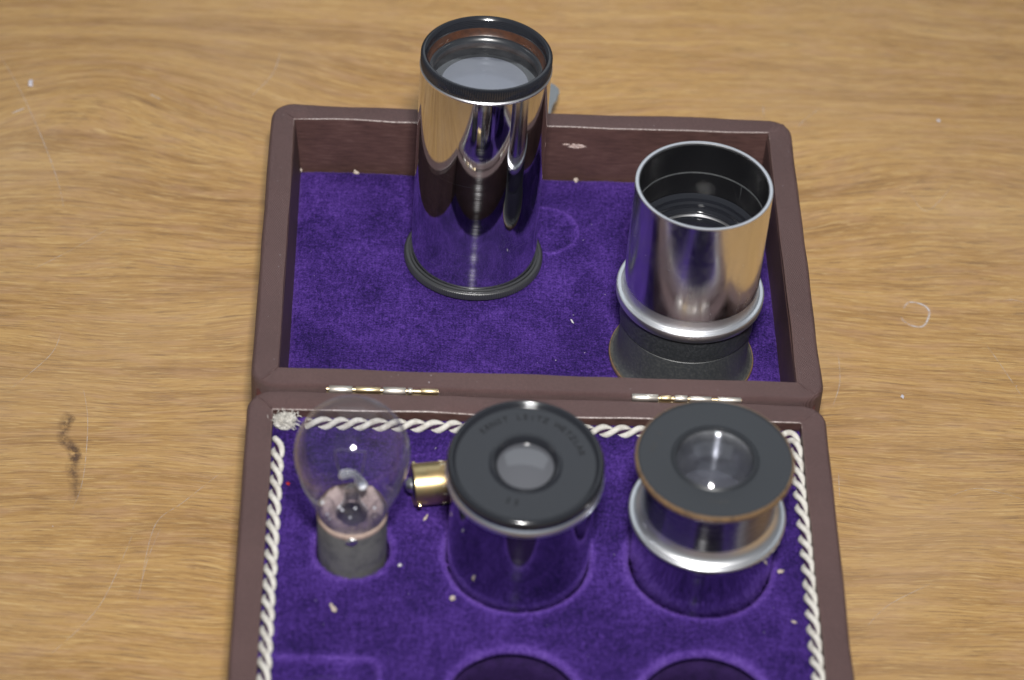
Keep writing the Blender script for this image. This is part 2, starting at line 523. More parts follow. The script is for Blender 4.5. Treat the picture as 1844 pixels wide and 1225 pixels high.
for pts, w in (
    ([(-207.8, 217.4), (-196.7, 194.7), (-185.2, 166.2), (-177.8, 144.6), (-174.4, 131.0)], .5),
    ([(-97.2, 224.7), (-99.9, 211.0), (-108.3, 196.4)], .6),
    ([(-182.4, 97.9), (-169.2, 108.8), (-155.9, 121.3)], .4),
    ([(-126.5, -25.0), (-130.1, -39.9), (-132.1, -58.0)], .35),
    ([(-158.7, 38.6), (-155.7, 22.6), (-154.9, -3.3), (-157.3, -18.6)], .4),
    ([(-107.3, 0.9), (-119.8, -13.5), (-128.5, -23.8), (-131.4, -47.2)], .45),
    ([(168.8, 73.6), (172.8, 63.9), (179.5, 46.2)], .45),
    ([(176.7, 95.5), (181.0, 97.2), (185.9, 95.9)], .5),
    ([(118.1, 201.8), (111.3, 194.8), (107.6, 189.1)], .5),
    ([(95.0, 202.3), (95.0, 195.7)], .5),
    ([(113.6, 65.8), (112.9, 51.8), (109.5, 40.7)], .6),
    ([(108.8, 8.8), (108.1, -4.2)], .4),
    ([(112.3, -60.8), (120.8, -51.0), (137.0, -40.7)], .4),
    ([(-135.7, -27.8), (-144.3, -59.6), (-158.7, -81.0)], .35),
    ([(149.1, 153.3), (154.6, 144.2), (167.2, 160.4)], .4),
    ([(145.0, -2.9), (157.4, 2.7), (173.3, -1.9)], .35),
    ([(-184.1, 37.6), (-172.0, 54.4), (-169.2, 65.6)], .4)):
    ribbon(pts, w, 'scratch', SCR)
ring = [(144.2 + 5.2 * math.cos(a) + .5 * math.sin(3 * a), 87.8 + 6.4 * math.sin(a)) for a in [PI * (-.92 + 1.78 * i / 14) for i in range(15)]]
ribbon(ring, 1.3, 'ring_mark', SCR_W, .16)
ribbon([(-199.7, 183.1), (-194.7, 186.6)], .9, 'scuff', SCR_W, .14)
ribbon([(-147.1, 197.1), (-142.5, 194.0)], .7, 'scuff', SCR_W, .14)

ribbon([(-161.8, 26.5), (-163.6, 22), (-163.2, 14), (-160.5, 11), (-158.6, 6), (-159.2, 1), (-157.4, -6), (-156.6, -16)], 5.6, 'smudge', SCR_D, .13)
ribbon([(-161.2, 25.5), (-163.0, 20)], 4.0, 'smudge', SCR_D, .15)
ribbon([(-159.6, 11), (-157.8, 4)], 4.6, 'smudge', SCR_D, .17)

def crumb(name, loc, size, mat, label, cat='lint', seed=0, rot=0, group=None, top=True, tilt=None):
    group = {'lint_flake': 'crumbs of lint on the velvet', 'white_chip': 'white chips on the bare table'}.get(name)
    bm = bmesh.new()
    bmesh.ops.create_icosphere(bm, subdivisions=2, radius=1)
    for v in bm.verts:
        k = 1 + .75 * noise.noise(v.co * 1.3 + Vector((seed * 3.1, 1, 2))) + .35 * noise.noise(v.co * 3.7 + Vector((seed, 5, 2)))
        v.co = Vector((v.co.x * size[0] * k * .85, v.co.y * size[1] * k, v.co.z * size[2] * k))
    o = obj(name, bm, mat, None, smooth=50, loc=loc, rot=(0, 0, rot))
    if top: tag(o, label, cat, group)
    return o

# ------------------------------------------------------------------ the case
HB = 45.0
TAU = 0.0526
LO = Vector((0.45, 0.0, HB))           # lid frame origin, on the hinge line
case = empty('instrument_case', (0, 0, 0))
tag(case, 'open maroon cloth-covered case lined with purple velvet on the wooden table', 'case')

BW, BD = 97.5, 158.0
# base shell
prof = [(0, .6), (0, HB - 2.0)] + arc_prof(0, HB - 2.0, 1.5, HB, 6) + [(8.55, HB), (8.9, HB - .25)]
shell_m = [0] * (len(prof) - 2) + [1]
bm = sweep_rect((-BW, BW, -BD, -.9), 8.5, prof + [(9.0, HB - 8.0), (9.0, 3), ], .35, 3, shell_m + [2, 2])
base = obj('tray_box', bm, [CLOTH, WORN_GLINT, INNER], case)
bm = sweep_rect((-BW + 1, BW - 1, -BD + 1, -1.9), 8.5, [(0, .62), (0, 3.0), (96, 3.0)])
obj('tray_bottom', bm, CLOTH, base)

# lid, in its own tilted frame
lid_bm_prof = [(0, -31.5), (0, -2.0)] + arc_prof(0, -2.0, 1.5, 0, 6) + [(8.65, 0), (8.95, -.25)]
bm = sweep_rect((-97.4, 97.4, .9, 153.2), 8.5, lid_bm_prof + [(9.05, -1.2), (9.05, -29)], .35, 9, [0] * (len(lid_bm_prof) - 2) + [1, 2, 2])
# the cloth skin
lid = obj('lid', bm, [CLOTH, WORN_GLINT, INNER], case, loc=LO, rot=(-TAU, 0, 0))
bm = sweep_rect((-96.4, 96.4, 1.9, 152.2), 8.5, [(0, -31.5), (0, -28.5), (70, -28.5)])
obj('lid_panel', bm, CLOTH, lid)
# brown lining strip stood against the side walls of the lid
for sx in (-1, 1):
    bm = bmesh.new()
    for q in range(2):
        pass
    x0 = sx * 88.6; x1 = sx * 88.2
    ys = [10.1 + (143.9 - 10.1) * i / 30 for i in range(31)]
    rows = []
    for y in ys:
        wv = .18 * noise.noise(Vector((y * .06, sx, 0)))
        xb = sx * (85.9 if sx < 0 else 87.4)
        rows.append([bm.verts.new((x0, y, -28)), bm.verts.new((x0, y, -1.6 + wv)), bm.verts.new((x1, y, -1.9 + wv)), bm.verts.new((xb, y, -28))])
    for A, B in zip(rows, rows[1:]):
        for k in range(3): bm.faces.new((A[k], A[k + 1], B[k + 1], B[k]))
    bm.faces.new(rows[0]); bm.faces.new(rows[-1][::-1])
    obj('side_lining', bm, INNER, lid)

def ring_ridge(x, y, cx, cy, r, wd=.9):
    d = abs(math.hypot(x - cx, y - cy) - r)
    return math.exp(-(d / wd) ** 2)

# lid velvet: an uneven cushion with the ring marks pressed by the tubes
def lid_velvet(x, y):
    ex = min(x + 86.2, 87.7 - x, 143.3 - y, y - 10.2)
    edge = 1 - math.exp(-max(ex, 0) / 1.1)
    z = -25.2 + 1.2 * edge + .9 * noise.noise(Vector((x * .022, y * .022, 1))) + .25 * noise.noise(Vector((x * .12, y * .12, 4)))
    z -= max(0, -noise.noise(Vector((x * .03, y * .03, 8)))) * .5
    a = math.atan2(y - 112, x - 4.8)
    r1 = ring_ridge(x, y, 4.8, 112.3, 12.9) * max(0, min(1, .75 + .5 * math.cos(a + .3)))
    r2 = ring_ridge(x, y, 48.2, 112.4, 12.9) * .8
    r3 = ring_ridge(x, y, -7.0, 52.0, 15.5, 1.3) * .25
    r4 = ring_ridge(x, y, -58.0, 118.0, 14.0, 1.2) * .12
    rr = max(r1, r2, r3, r4)
    z += .45 * rr
    w = rr * 1.0 + .55 * math.exp(-max(ex, 0) / .8)
    dip = .35 * noise.noise(Vector((x * .05, y * .05, 12)))
    return z, w + dip
bm = grid(-86.2, 87.7, 10.2, 143.3, 260, 200, lid_velvet)
obj('lid_velvet', bm, VELV, lid, smooth=80)
# pale scar torn out of the back wall
bm = bmesh.new()
for q in range(9):
    cx = 17.0 + random.uniform(-3.8, 3.8); cz = -8.8 + random.uniform(-.7, .7)
    l = random.uniform(.8, 2.6); h = random.uniform(.25, .6); t = random.uniform(-.25, .25)
    vs = []
    for k in range(7):
        a = 2 * PI * k / 7; kk = random.uniform(.7, 1.2)
        vs.append(bm.verts.new((cx + l * kk * math.cos(a), 144.05 - random.uniform(.0, .25), cz + h * kk * math.sin(a) + t * math.cos(a) * l)))
    c = bm.verts.new((cx, 143.45, cz))
    for k in range(7): bm.faces.new((vs[k], vs[(k + 1) % 7], c))
obj('torn_scar', bm, m_gloss('torn_paper', (.42, .33, .31), .7, .3, 1.5, .3, (.15, .07, .05), 1.2), lid)
def fold(parent, a, b, z):
    P = []
    for i in range(9):
        t = i / 8
        P.append((a[0] + (b[0] - a[0]) * t + .3 * math.sin(t * 5), a[1] + (b[1] - a[1]) * t, z - .28 - (.9 if i == 0 else 0)))
    bm = tube(P, .42, n=8)
    obj('cloth_fold', bm, CLOTH, parent, smooth=60)
fold(lid, (-94.8, 150.6), (-88.6, 144.5), 0); fold(lid, (94.8, 150.6), (88.6, 144.5), 0)
fold(lid, (-94.4, 3.4), (-88.6, 9.6), 0); fold(lid, (94.4, 3.4), (88.6, 9.6), 0)
fold(base, (94.8, -3.6), (88.8, -9.6), HB); fold(base, (-94.8, -3.6), (-88.8, -9.6), HB)
# clasp at the far wall
bm = bmesh.new()
outl = [(-6, 153.0), (6, 153.0), (7.0, 172), (8.0, 180), (10.5, 185)]
for i in range(13):
    a = -.5 + (PI + 1.0) * i / 12
    outl.append((11.6 * math.cos(a), 191 + 8.5 * math.sin(a)))
outl += [(-10.5, 185), (-8, 180), (-7.0, 172)]
vt = [bm.verts.new((x + 1.0, y, -16.0 - .10 * (y - 153))) for x, y in outl]; vb = [bm.verts.new((x + 1.0, y, -17.4 - .10 * (y - 153))) for x, y in outl]
bm.faces.new(vt); bm.faces.new(vb[::-1])
for i in range(len(vt)):
    j = (i + 1) % len(vt); bm.faces.new((vt[i], vt[j], vb[j], vb[i]))
bmesh.ops.bevel(bm, geom=[e for e in bm.edges], offset=.3, segments=2, affect='EDGES')
clasp = obj('clasp', bm, GREYMETAL, lid)
obj('clasp_stud', lathe([(0, -11.2), (1.6, -11.4), (2.2, -12.2), (2.2, -13.9)], 24), GREYMETAL, clasp, loc=(1.0, 164.0, -3.8))

# spine of dark red cloth joining the two halves
bm = bmesh.new()
rows = []
for i in range(60):
    x = -95.0 + 190.0 * i / 59
    row = []
    for k in range(9):
        a = PI * k / 8
        row.append(bm.verts.new((x, -2.4 * math.cos(a) + .3, HB - 4.4 - 2.0 * math.sin(a) + .5 + .15 * noise.noise(Vector((x * .2, k, 0))))))
    rows.append(row)
for A, B in zip(rows, rows[1:]):
    for k in range(8): bm.faces.new((A[k], A[k + 1], B[k + 1], B[k]))
obj('spine_strip', bm, CLOTH_DARK, case)

# hinges: leaves let in under the cloth edge, barrels of knuckles showing
def hinge(x0, segs, pin_r=.62):
    x1 = segs[-1][1]
    bm = bmesh.new()
    bmesh.ops.create_cube(bm, size=1)
    for v in bm.verts:
        v.co = Vector(((x0 + x1) / 2 + v.co.x * (x1 - x0), .35 + v.co.y * 1.0, HB - 6.0 + v.co.z * 8.0))
    h = obj('hinge', bm, GOLD, case)
    for a, b, r, m, dy in segs:
        bm = tube([(a + .12, .35 + dy, HB - .55), (a + .3, .35 + dy, HB - .55), (b - .3, .35 + dy, HB - .55), (b - .12, .35 + dy, HB - .55)], [r * .86, r, r, r * .86], n=20)
        obj('knuckle', bm, m, h, smooth=50)
    bm = tube([(x0, .35, HB - .55), (x1, .35, HB - .55)], pin_r, n=12)
    obj('hinge_pin', bm, GOLD, h, smooth=50)
hinge(-71.3, [(-70.6, -62.4, 1.35, NICKEL, -.2), (-61.6, -53.0, 1.0, GOLD, .05), (-52.4, -44.4, 1.35, NICKEL, -.2), (-44.0, -42.2, 1.15, NICKEL, 0), (-39.6, -33.6, .95, GOLD, .1)])
hinge(32.0, [(31.8, 41.0, 1.35, NICKEL, 0), (41.6, 45.5, .95, GOLD, .1), (46.3, 51.0, 1.15, NICKEL, .1), (51.5, 59.2, 1.0, NICKEL, 0), (61.0, 69.2, 1.0, NICKEL, 0)])

# tray velvet with round sockets
ZV = 41.0
sockets = [(-7.3, -67.6, 23.0, 26), (51.8, -68.0, 23.0, 26), (-60.4, -66.6, 11.9, 26), (-8.9, -127.5, 21.2, 25), (50.5, -127.5, 21.2, 22)]
LIP = 1.8
def tray_z(x, y):
    return ZV + .35 * noise.noise(Vector((x * .03, y * .03, 5)))
bm = bmesh.new()
lay = bm.verts.layers.float.new('wear')
def inrect(x, y):   # distance outside of the oblong recess at lower left
    dx = max(-200 - x, x - (-50.6)); dy = max(-160 - y, y - (-110.6))
    R_ = 4.0
    qx, qy = dx + R_, dy + R_
    return math.hypot(max(qx, 0), max(qy, 0)) + min(max(qx, qy), 0) - R_
# concentric profile patches joined to a dense sheet: snap a fine grid to the lips
step = .9
nx, ny = int(177.4 / step), int(139.0 / step)
X0, Y0 = -88.7, -148.8
for (cx, cy, R_, dp) in sockets:
    pass
V = {}
def clearance(x, y):
    return min(math.hypot(x - cx, y - cy) - R_ for cx, cy, R_, _ in sockets)
for j in range(ny + 1):
    for i in range(nx + 1):
        x = X0 + 177.4 * i / nx; y = Y0 + 139.0 * j / ny
        if clearance(x, y) < LIP + .05: continue
        z = tray_z(x, y); w = .35 * noise.noise(Vector((x * .045, y * .045, 3)))
        d = inrect(x, y)
        # pressed oblong recess with a soft rim
        t = max(0, min(1, (-d) / 3.2)); t = t * t * (3 - 2 * t)
        z -= 2.6 * t
        w += 1.05 * math.exp(-((d + .4) / 1.3) ** 2)
        hump = math.hypot((x + 68) / 13.0, (y + 129) / 12.5)
        if d < -2 and hump < 1: z += 3.2 * math.sqrt(1 - hump * hump); w += .9 * (1 - hump)
        z -= .5 * math.exp(-((x + 43) / 2.0) ** 2) * .25
        for q, (cx, cy, R_, _) in enumerate(sockets):
            w += (.75 if q > 2 else .55) * math.exp(-(math.hypot(x - cx, y - cy) - R_ - LIP) / 1.5)
        w += .3 * math.exp(-abs(x - 77.5) / 1.2) * (1 if y > -100 else 0)
        v = bm.verts.new((x, y, z)); v[lay] = w; V[i, j] = v
for j in range(ny):
    for i in range(nx):
        q = [V.get((i, j)), V.get((i + 1, j)), V.get((i + 1, j + 1)), V.get((i, j + 1))]
        k = [v for v in q if v]
        if len(k) >= 3: bm.faces.new(k)
bm.verts.ensure_lookup_table()
for (cx, cy, R_, dp) in sockets:
    # stitch: rim ring at LIP+ margin, slightly overlapping under the sheet, then rolled lip and wall
    n = 120
    prof = []
    for k in range(0, 10):
        a = PI / 2 * k / 9
        prof.append((R_ + LIP * (1 - math.sin(a)), -LIP * (1 - math.cos(a)), 1.0 + .35 * math.sin(2 * a)))
    prof = [(R_ + LIP + 1.35, -.06, .55), (R_ + LIP + .4, -.01, .8)] + prof
    nlip = len(prof) + 1
    prof += [(R_ + .15, -LIP - .8, .4), (R_ + 1.6, -LIP - 1.6, 0), (R_ + 2.2, -LIP - 3.2, 0), (R_ + .8, -LIP - 4.6, 0), (R_ - .2, -LIP - 8, 0), (R_ - .5, -dp, 0), (R_ * .6, -dp - .4, 0), (R_ * .3, -dp + .2, 0)]
    rows = []
    for r_, z_, w_ in prof:
        row = []
        for i in range(n):
            a = 2 * PI * i / n
            wob = .22 * noise.noise(Vector((math.cos(a) * 2.2 + cx, math.sin(a) * 2.2 + cy, z_ * .15)))
            if z_ < -5: wob += 1.6 * max(0, noise.noise(Vector((math.cos(a) * 4, math.sin(a) * 4, cx))))
            rr = r_ - (wob if abs(z_) > .1 else 0)
            x = cx + rr * math.cos(a); y = cy + rr * math.sin(a)
            v = bm.verts.new((x, y, tray_z(x, y) + z_ + (.015 if abs(z_) < .1 else 0))); v[lay] = w_; row.append(v)
        rows.append(row)
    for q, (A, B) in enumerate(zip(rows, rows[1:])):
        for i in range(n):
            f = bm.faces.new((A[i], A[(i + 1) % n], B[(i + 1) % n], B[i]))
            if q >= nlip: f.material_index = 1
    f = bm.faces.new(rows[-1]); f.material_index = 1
obj('tray_velvet', bm, [VELV_B, m_gloss('shaded_socket_lining', (.026, .011, .066), .85, .15, 1.0, .3, (.012, .006, .032), .3)], base, smooth=80)  # lining cloth, with the shade of the sockets put into its dark colour

def pile(name, parent, n, spot, mat, lmin, lmax, w, seed):
    rnd = random.Random(seed)
    verts, faces = [], []
    while len(faces) < n:
        q = spot(rnd)
        if q is None: continue
        x, y, z, lx, ly = q
        L = rnd.uniform(lmin, lmax); a = rnd.uniform(0, 2 * PI); b = rnd.uniform(0, 2 * PI)
        k = len(verts)
        tx, ty = lx + rnd.gauss(0, .45), ly + rnd.gauss(0, .45)
        verts += [(x - w * math.cos(b), y - w * math.sin(b), z - .1), (x + w * math.cos(b), y + w * math.sin(b), z - .1), (x + tx * L, y + ty * L, z + L * .75)]
        faces.append((k, k + 1, k + 2))
    me = bpy.data.meshes.new(name)
    me.from_pydata([(a * MM, b * MM, c * MM) for a, b, c in verts], [], faces)
    me.materials.append(mat)
    o = bpy.data.objects.new(name, me); COL.objects.link(o); o.parent = parent; o['kind'] = 'stuff'
    return o
PILE = m_gloss('velvet_pile', (.050, .020, .150), .8, .15, 0, 0, (.13, .06, .32), .12)
def spot_tray(r):
    x = r.uniform(-86, 86); y = r.uniform(-148, -14)
    if clearance(x, y) < 1.6: return None
    return x, y, tray_z(x, y) - (2.6 if inrect(x, y) < -2 else 0), .2, .1
def spot_lid(r):
    x = r.uniform(-86, 87.5); y = r.uniform(10.5, 143)
    return x, y, lid_velvet(x, y)[0], .2, .1
def spot_lip(r):
    cx, cy, R_, dp = r.choice(sockets)
    a = r.uniform(0, 2 * PI); q = abs(r.gauss(0, .9)) + .15
    x = cx + (R_ + q) * math.cos(a); y = cy + (R_ + q) * math.sin(a)
    dz = LIP * (1 - math.sqrt(max(0, 1 - max(0, 1 - q / LIP) ** 2)))
    return x, y, tray_z(x, y) - dz, -.55 * math.cos(a), -.55 * math.sin(a)
pile('velvet_pile', base, 42000, spot_tray, PILE, .35, .75, .07, 3)
pile('lip_fuzz', base, 12000, spot_lip, m_gloss('lip_fuzz', (.085, .035, .26), .8, .15, 0, 0, (.20, .09, .48), .3), .4, 1.0, .06, 4)
pile('velvet_pile', lid, 42000, spot_lid, PILE, .35, .75, .07, 5)

# twisted cotton cord round the velvet
def cord_path():
    zc = 41.7
    pts = []
    yb, xl, xr = -13.0, -86.6, 86.7
    y = -147.0
    while y < yb - 8: pts.append((xl, y, zc)); y += .25
    left = list(pts); pts = []
    x = xl + 9
    while x < xr - 3: pts.append((x, yb, zc)); x += .25
    for i in range(9):
        a = PI / 2 - PI / 2 * i / 8
        pts.append((xr - 3 + 3 * math.cos(a), yb - 3 + 3 * math.sin(a), zc))
    y = yb - 3.4
    while y > -147: pts.append((xr, y, zc)); y -= .25
    return left, pts
cord = None
cl, cr = cord_path()
def strands(path, name, ph0, parent):
    out = []
    for sidx in range(2):
        s = 0; P = []
        for i, p in enumerate(path):
            p = Vector(p); t = (Vector(path[min(i + 1, len(path) - 1)]) - Vector(path[max(i - 1, 0)])).normalized()
            side = Vector((0, 0, 1)).cross(t)
            if i: s += (p - Vector(path[i - 1])).length
            pitch = 12.6
            ph = ph0 + sidx * PI - 2 * PI * s / pitch + .5 * noise.noise(Vector((s * .08, sidx, 0)))
            r = 1.36 + .14 * noise.noise(Vector((s * .1, 3, sidx)))
            wob = .35 * noise.noise(Vector((s * .03, 7, 0)))
            P.append(p + side * (r * math.cos(ph) + wob) + Vector((0, 0, 1)) * (r * math.sin(ph)))
        bm = tube(P, 1.04, n=10)
        for v in bm.verts:
            v.co += v.normal * 0 + Vector((noise.noise(v.co * 1.3), noise.noise(v.co * 1.3 + Vector((9, 0, 0))), 0)) * .10
        out.append(bm)
    return out
cordroot = None
for bm in strands(cl, 'l', .6, None) + strands(cr, 'r', .2, None):
    if cordroot is None: cordroot = obj('cord_strand', bm, COTTON, base, smooth=80)
    else: obj('cord_strand', bm, COTTON, base, smooth=80)
for path in (cl, cr):
    obj('cord_gap_shade', tube([Vector(p) + Vector((0, 0, -.15)) for p in path[::6]], 1.02, n=10), m_gloss('painted_gap_shade', (.035, .014, .045), .9, .1, 2.0, .3), base, smooth=80)  # dark core added inside the strands, standing in for shadow in their gaps
# frayed tuft where the cord ends meet
bm = bmesh.new()
for q in range(650):
    a = random.uniform(0, 2 * PI); el = random.uniform(.1, 1.4); L = random.uniform(.8, 2.8)
    p = Vector((-84.6, -13.7, 42.3)) + Vector((random.gauss(0, 1.6), random.gauss(0, 1.1), random.uniform(.5, 2.2)))
    d = Vector((math.cos(a) * math.cos(el), math.sin(a) * math.cos(el), math.sin(el) * .7))
    path = [p]
    for k in range(4):
        d = (d + Vector((random.gauss(0, .35), random.gauss(0, .35), random.gauss(-.15, .2)))).normalized()
        path.append(path[-1] + d * L / 4)
    for k in path: k.z = max(k.z, 41.3)
    tube(path, random.uniform(.06, .13), bm, 3)
tuft = obj('frayed_end', bm, COTTON, base, smooth=80)
bm = bmesh.new()
bmesh.ops.create_icosphere(bm, subdivisions=4, radius=1)
for v in bm.verts:
    k = 1 + .30 * noise.noise(v.co * 1.6) + .16 * noise.noise(v.co * 5)
    v.co = Vector((v.co.x * 3.2 * k - 85.0, v.co.y * 2.4 * k - 13.9, v.co.z * 2.2 * k + 42.2))
obj('frayed_core', bm, COTTON, tuft, smooth=80)

# ------------------------------------------------------------------ lettering helper
def arc_text(text, r, a0, a1, size, z, mat, name, parent, outward=True, thick=.02):
    cu = bpy.data.curves.new('tmp', 'FONT'); cu.size = size; cu.align_x = 'CENTER'; cu.extrude = thick
    to = bpy.data.objects.new('tmp', cu); COL.objects.link(to)
    bm = bmesh.new()
    dg = bpy.context.evaluated_depsgraph_get
    n = len(text)
    for i, ch in enumerate(text):
        if ch == ' ': continue
        cu.body = ch
        d = dg(); me = to.evaluated_get(d).to_mesh()
        a = math.radians(a0 + (a1 - a0) * (i / max(n - 1, 1)))
        b2 = bmesh.new(); b2.from_mesh(me)
        rot = a - PI / 2 if outward else a + PI / 2
        M = Matrix.Translation((r * math.cos(a), r * math.sin(a), z)) @ Matrix.Rotation(rot, 4, 'Z')
        b2.transform(M)
        tmp = bpy.data.meshes.new('t'); b2.to_mesh(tmp); bm.from_mesh(tmp); bpy.data.meshes.remove(tmp); b2.free()
        to.evaluated_get(d).to_mesh_clear()
    bpy.data.objects.remove(to); bpy.data.curves.remove(cu)
    return obj(name, bm, mat, parent, smooth=0)

def lid_point(u, v, w):
    c, s = math.cos(TAU), math.sin(TAU)
    return (LO.x + u, LO.y + v * c + w * s, LO.z - v * s + w * c)

# ------------------------------------------------------------------ tall tube
t1 = empty('tall_chrome_tube', lid_point(-21.2, 96.5, -23.9), (-TAU - .036, .012, 0))
tag(t1, 'tall polished chrome tube with black knurled rings standing in the velvet-lined lid', 'lens tube')
H1 = 91.6
obj('barrel', lathe([(21.8, 2.8), (22.9, 2.8), (22.9, H1 - 6.2), (22.6, H1 - 5.2), (20.9, H1 - 5.2), (20.9, 60), (20.9, 3)], 160), CHROME, t1)
obj('bright_collar', lathe([(22.6, H1 - 6.0), (23.15, H1 - 5.9), (23.2, H1 - 5.3), (22.9, H1 - 4.9), (22.3, H1 - 4.9)], 128), STEEL_RIM, t1)
tr = obj('top_ring', lathe([(21.3, H1 - 4.9), (22.6, H1 - 4.9), (22.9, H1 - 4.5), (22.95, H1 - 3.6, 'k'), (22.95, H1 - .7, 'k'), (22.6, H1 - .15, 'k'), (22.1, H1), (21.6, H1), (21.1, H1 - .45),
                                 ] + [(20.75 + (.16 if k % 2 else -.02), H1 - .9 - k * .38) for k in range(9)] + [(20.6, H1 - 4.9)], knurl=165, depth=.42), BLACK, t1)
obj('brown_washer', lathe([(20.75, H1 - 4.0), (20.5, H1 - 4.9), (20.1, H1 - 6.4), (19.6, H1 - 7.0)], 128), BROWN_RING, t1)
obj('retaining_ring', lathe([(20.0, H1 - 6.8), (19.2, H1 - 7.0), (19.0, H1 - 7.6), (18.2, H1 - 8.2), (18.0, H1 - 9.8)], 128), BLACK_SATIN, t1)
obj('lens', lathe([(p[0], p[1]) for p in dome(19.0, 1.2, H1 - 8.2)], 96), LENS_G, t1)
obj('inner_diaphragm', lathe([(20.8, H1 - 9.6), (15.4, H1 - 11.4), (15.2, H1 - 11.8), (15.2, H1 - 16)], 96), BLACK_IN, t1)
obj('lower_lens', lathe([(p[0], p[1]) for p in dome(15.2, 1.2, H1 - 12.8)], 96), m_gloss('lower_lens_glass', (.30, .31, .34), .12, 1.0), t1)
br = obj('base_ring', lathe([(21.5, 0), (24.8, 0), (25.35, .35, 'k'), (25.4, 2.3, 'k'), (25.1, 2.8, 'k'), (24.6, 3.0), (23.9, 3.0), (23.8, 2.5), (23.5, 2.5), (23.45, 3.1), (22.8, 3.4), (22.6, 3.4)], knurl=186, depth=.30), m_gloss('worn_grey_black', (.030, .031, .034), .36, .7, 1.5, .05), t1)

# ------------------------------------------------------------------ open tube
t2 = empty('open_metal_tube', lid_point(52.6, 46.3, -24.3), (-TAU, .012, 0))
tag(t2, 'open-ended bright metal tube on a flared black foot standing in the lid', 'lens tube')
H2 = 80.2
obj('foot', lathe([(21, 0), (25.4, 0), (25.7, .4), (25.7, 1.5), (25.3, 1.9), (22.9, 2.2)], 128), OLIVE, t2)
obj('foot_edge', lathe([(25.2, 1.86), (25.5, 1.95), (25.75, 1.75), (25.85, 1.2), (25.75, .5)], 128), BRONZE, t2)
obj('flared_body', lathe([(24.5, 2.0), (23.6, 3.0), (23.05, 5.0), (22.9, 7.0), (22.9, 12), (22.9, 18.6), (22.4, 19.0), (22.4, 19.5)], 128), BLACK_WORN, t2)
obj('black_band', lathe([(22.3, 19.3), (23.2, 19.4), (23.5, 19.8), (23.5, 29.7), (23.2, 30.1), (22.6, 30.1)], 128), CRACKLE, t2)
obj('silver_flange', lathe([(22.6, 30.1), (24.8, 30.1), (25.3, 30.4), (25.75, 31.2), (25.8, 33.3), (25.65, 33.75), (25.3, 34.0), (25.1, 34.02), (24.4, 34.05), (24.2, 34.08), (23.8, 34.4), (23.6, 35.6), (23.45, 38.5)], 128), ALU, t2)
obj('barrel', lathe([(23.42, 38.0), (23.4, H2 - 1.0), (23.35, H2 - .35)], 160), CHROME2, t2)
obj('bright_rim', lathe([(23.42, H2 - .6), (23.38, H2 - .15), (23.1, H2), (22.35, H2), (22.05, H2 - .2), (21.95, H2 - .9)], 128), STEEL_RIM, t2)
obj('inner_sleeve', lathe([(21.97, H2 - .7), (21.97, H2 - 12.6), (21.8, H2 - 12.9), (21.7, H2 - 13.1), (21.6, H2 - 22.2)], 128), BLACK_IN, t2)
obj('sleeve_seam', lathe([(21.95, H2 - 12.7), (21.75, H2 - 12.75), (21.65, H2 - 13.2)], 128), BLACK_WORN, t2)
bm = tube([(15.2, 15.6, H2 - 13.3), (15.35, 15.45, H2 - 22.0)], .16, n=6)
obj('seam_line', bm, BLACK_WORN, t2)
steps = [(21.7, H2 - 22.0), (21.2, H2 - 22.4), (19.9, H2 - 23.0), (19.6, H2 - 24.2), (18.6, H2 - 24.6), (18.4, H2 - 26.2), (17.2, H2 - 26.6), (16.9, H2 - 28.0), (15.6, H2 - 28.6), (15.3, H2 - 30)]
obj('stepped_cell', lathe(steps, 128), BLACK, t2)
obj('lens_cell_rim', lathe([(16.9, H2 - 27.6), (16.5, H2 - 27.2), (16.0, H2 - 27.2), (15.7, H2 - 27.7)], 128), STEEL_RIM, t2)
obj('lens', lathe(dome(15.6, 3.2, H2 - 30.0), 96), m_gloss('deep_lens_glass', (.02, .02, .03), .05, 1.0), t2)

# ------------------------------------------------------------------ capped lens in the middle
g1 = empty('capped_lens_mount', (-7.3, -65.9, 20.0), (math.radians(4.6), 0, 0))
tag(g1, 'chrome mount under a wide glossy black cap, beside the small brass bulb', 'lens mount')
Z0 = 15.2
def zz(z): return z - Z0
obj('barrel', lathe([(20, zz(16)), (22.85, zz(16)), (22.85, zz(78.5)), (22.9, zz(79.5)), (23.4, zz(80.0))], 160), CHROME_B, g1)
obj('bright_collar', lathe([(22.9, zz(79.6)), (24.4, zz(79.8)), (24.75, zz(80.2)), (24.8, zz(80.9)), (24.65, zz(81.6)), (24.4, zz(82.3)), (23.9, zz(82.95)), (23.3, zz(83.3))], 128), m_metal('collar_metal', (.80, .87, 1.0), .36), g1)
cap = obj('cap', lathe([(23.3, zz(83.2)), (24.0, zz(83.3)), (24.5, zz(83.8)), (24.6, zz(84.6)), (24.6, zz(85.4)), (24.35, zz(86.3)), (23.9, zz(86.85)), (23.3, zz(87.05)), (22.9, zz(86.95)), (22.5, zz(86.5)), (22.1, zz(85.95)), (21.8, zz(85.8)), (21.5, zz(85.8)),
                        (11.9, zz(85.8)), (11.6, zz(85.8)), (11.2, zz(85.95)), (10.8, zz(86.2)), (10.4, zz(86.2)), (10.1, zz(85.9)), (9.7, zz(85.0)), (9.0, zz(83.9)), (8.7, zz(83.4)), (8.5, zz(83.2))], 160), BLACK, g1)
arc_text('ERNST LEITZ WETZLAR', 17.0, 138, 14, 3.0, zz(85.87), ENGR, 'engraved_lettering', cap)
arc_text('35', 16.6, 249, 259, 3.0, zz(85.87), ENGR, 'engraved_number', cap, outward=False)
obj('lens', lathe(dome(8.9, 1.9, zz(84.2), 12), 96), m_gloss('dark_lens_glass', (.085, .088, .100), .10, 1.0), g1)

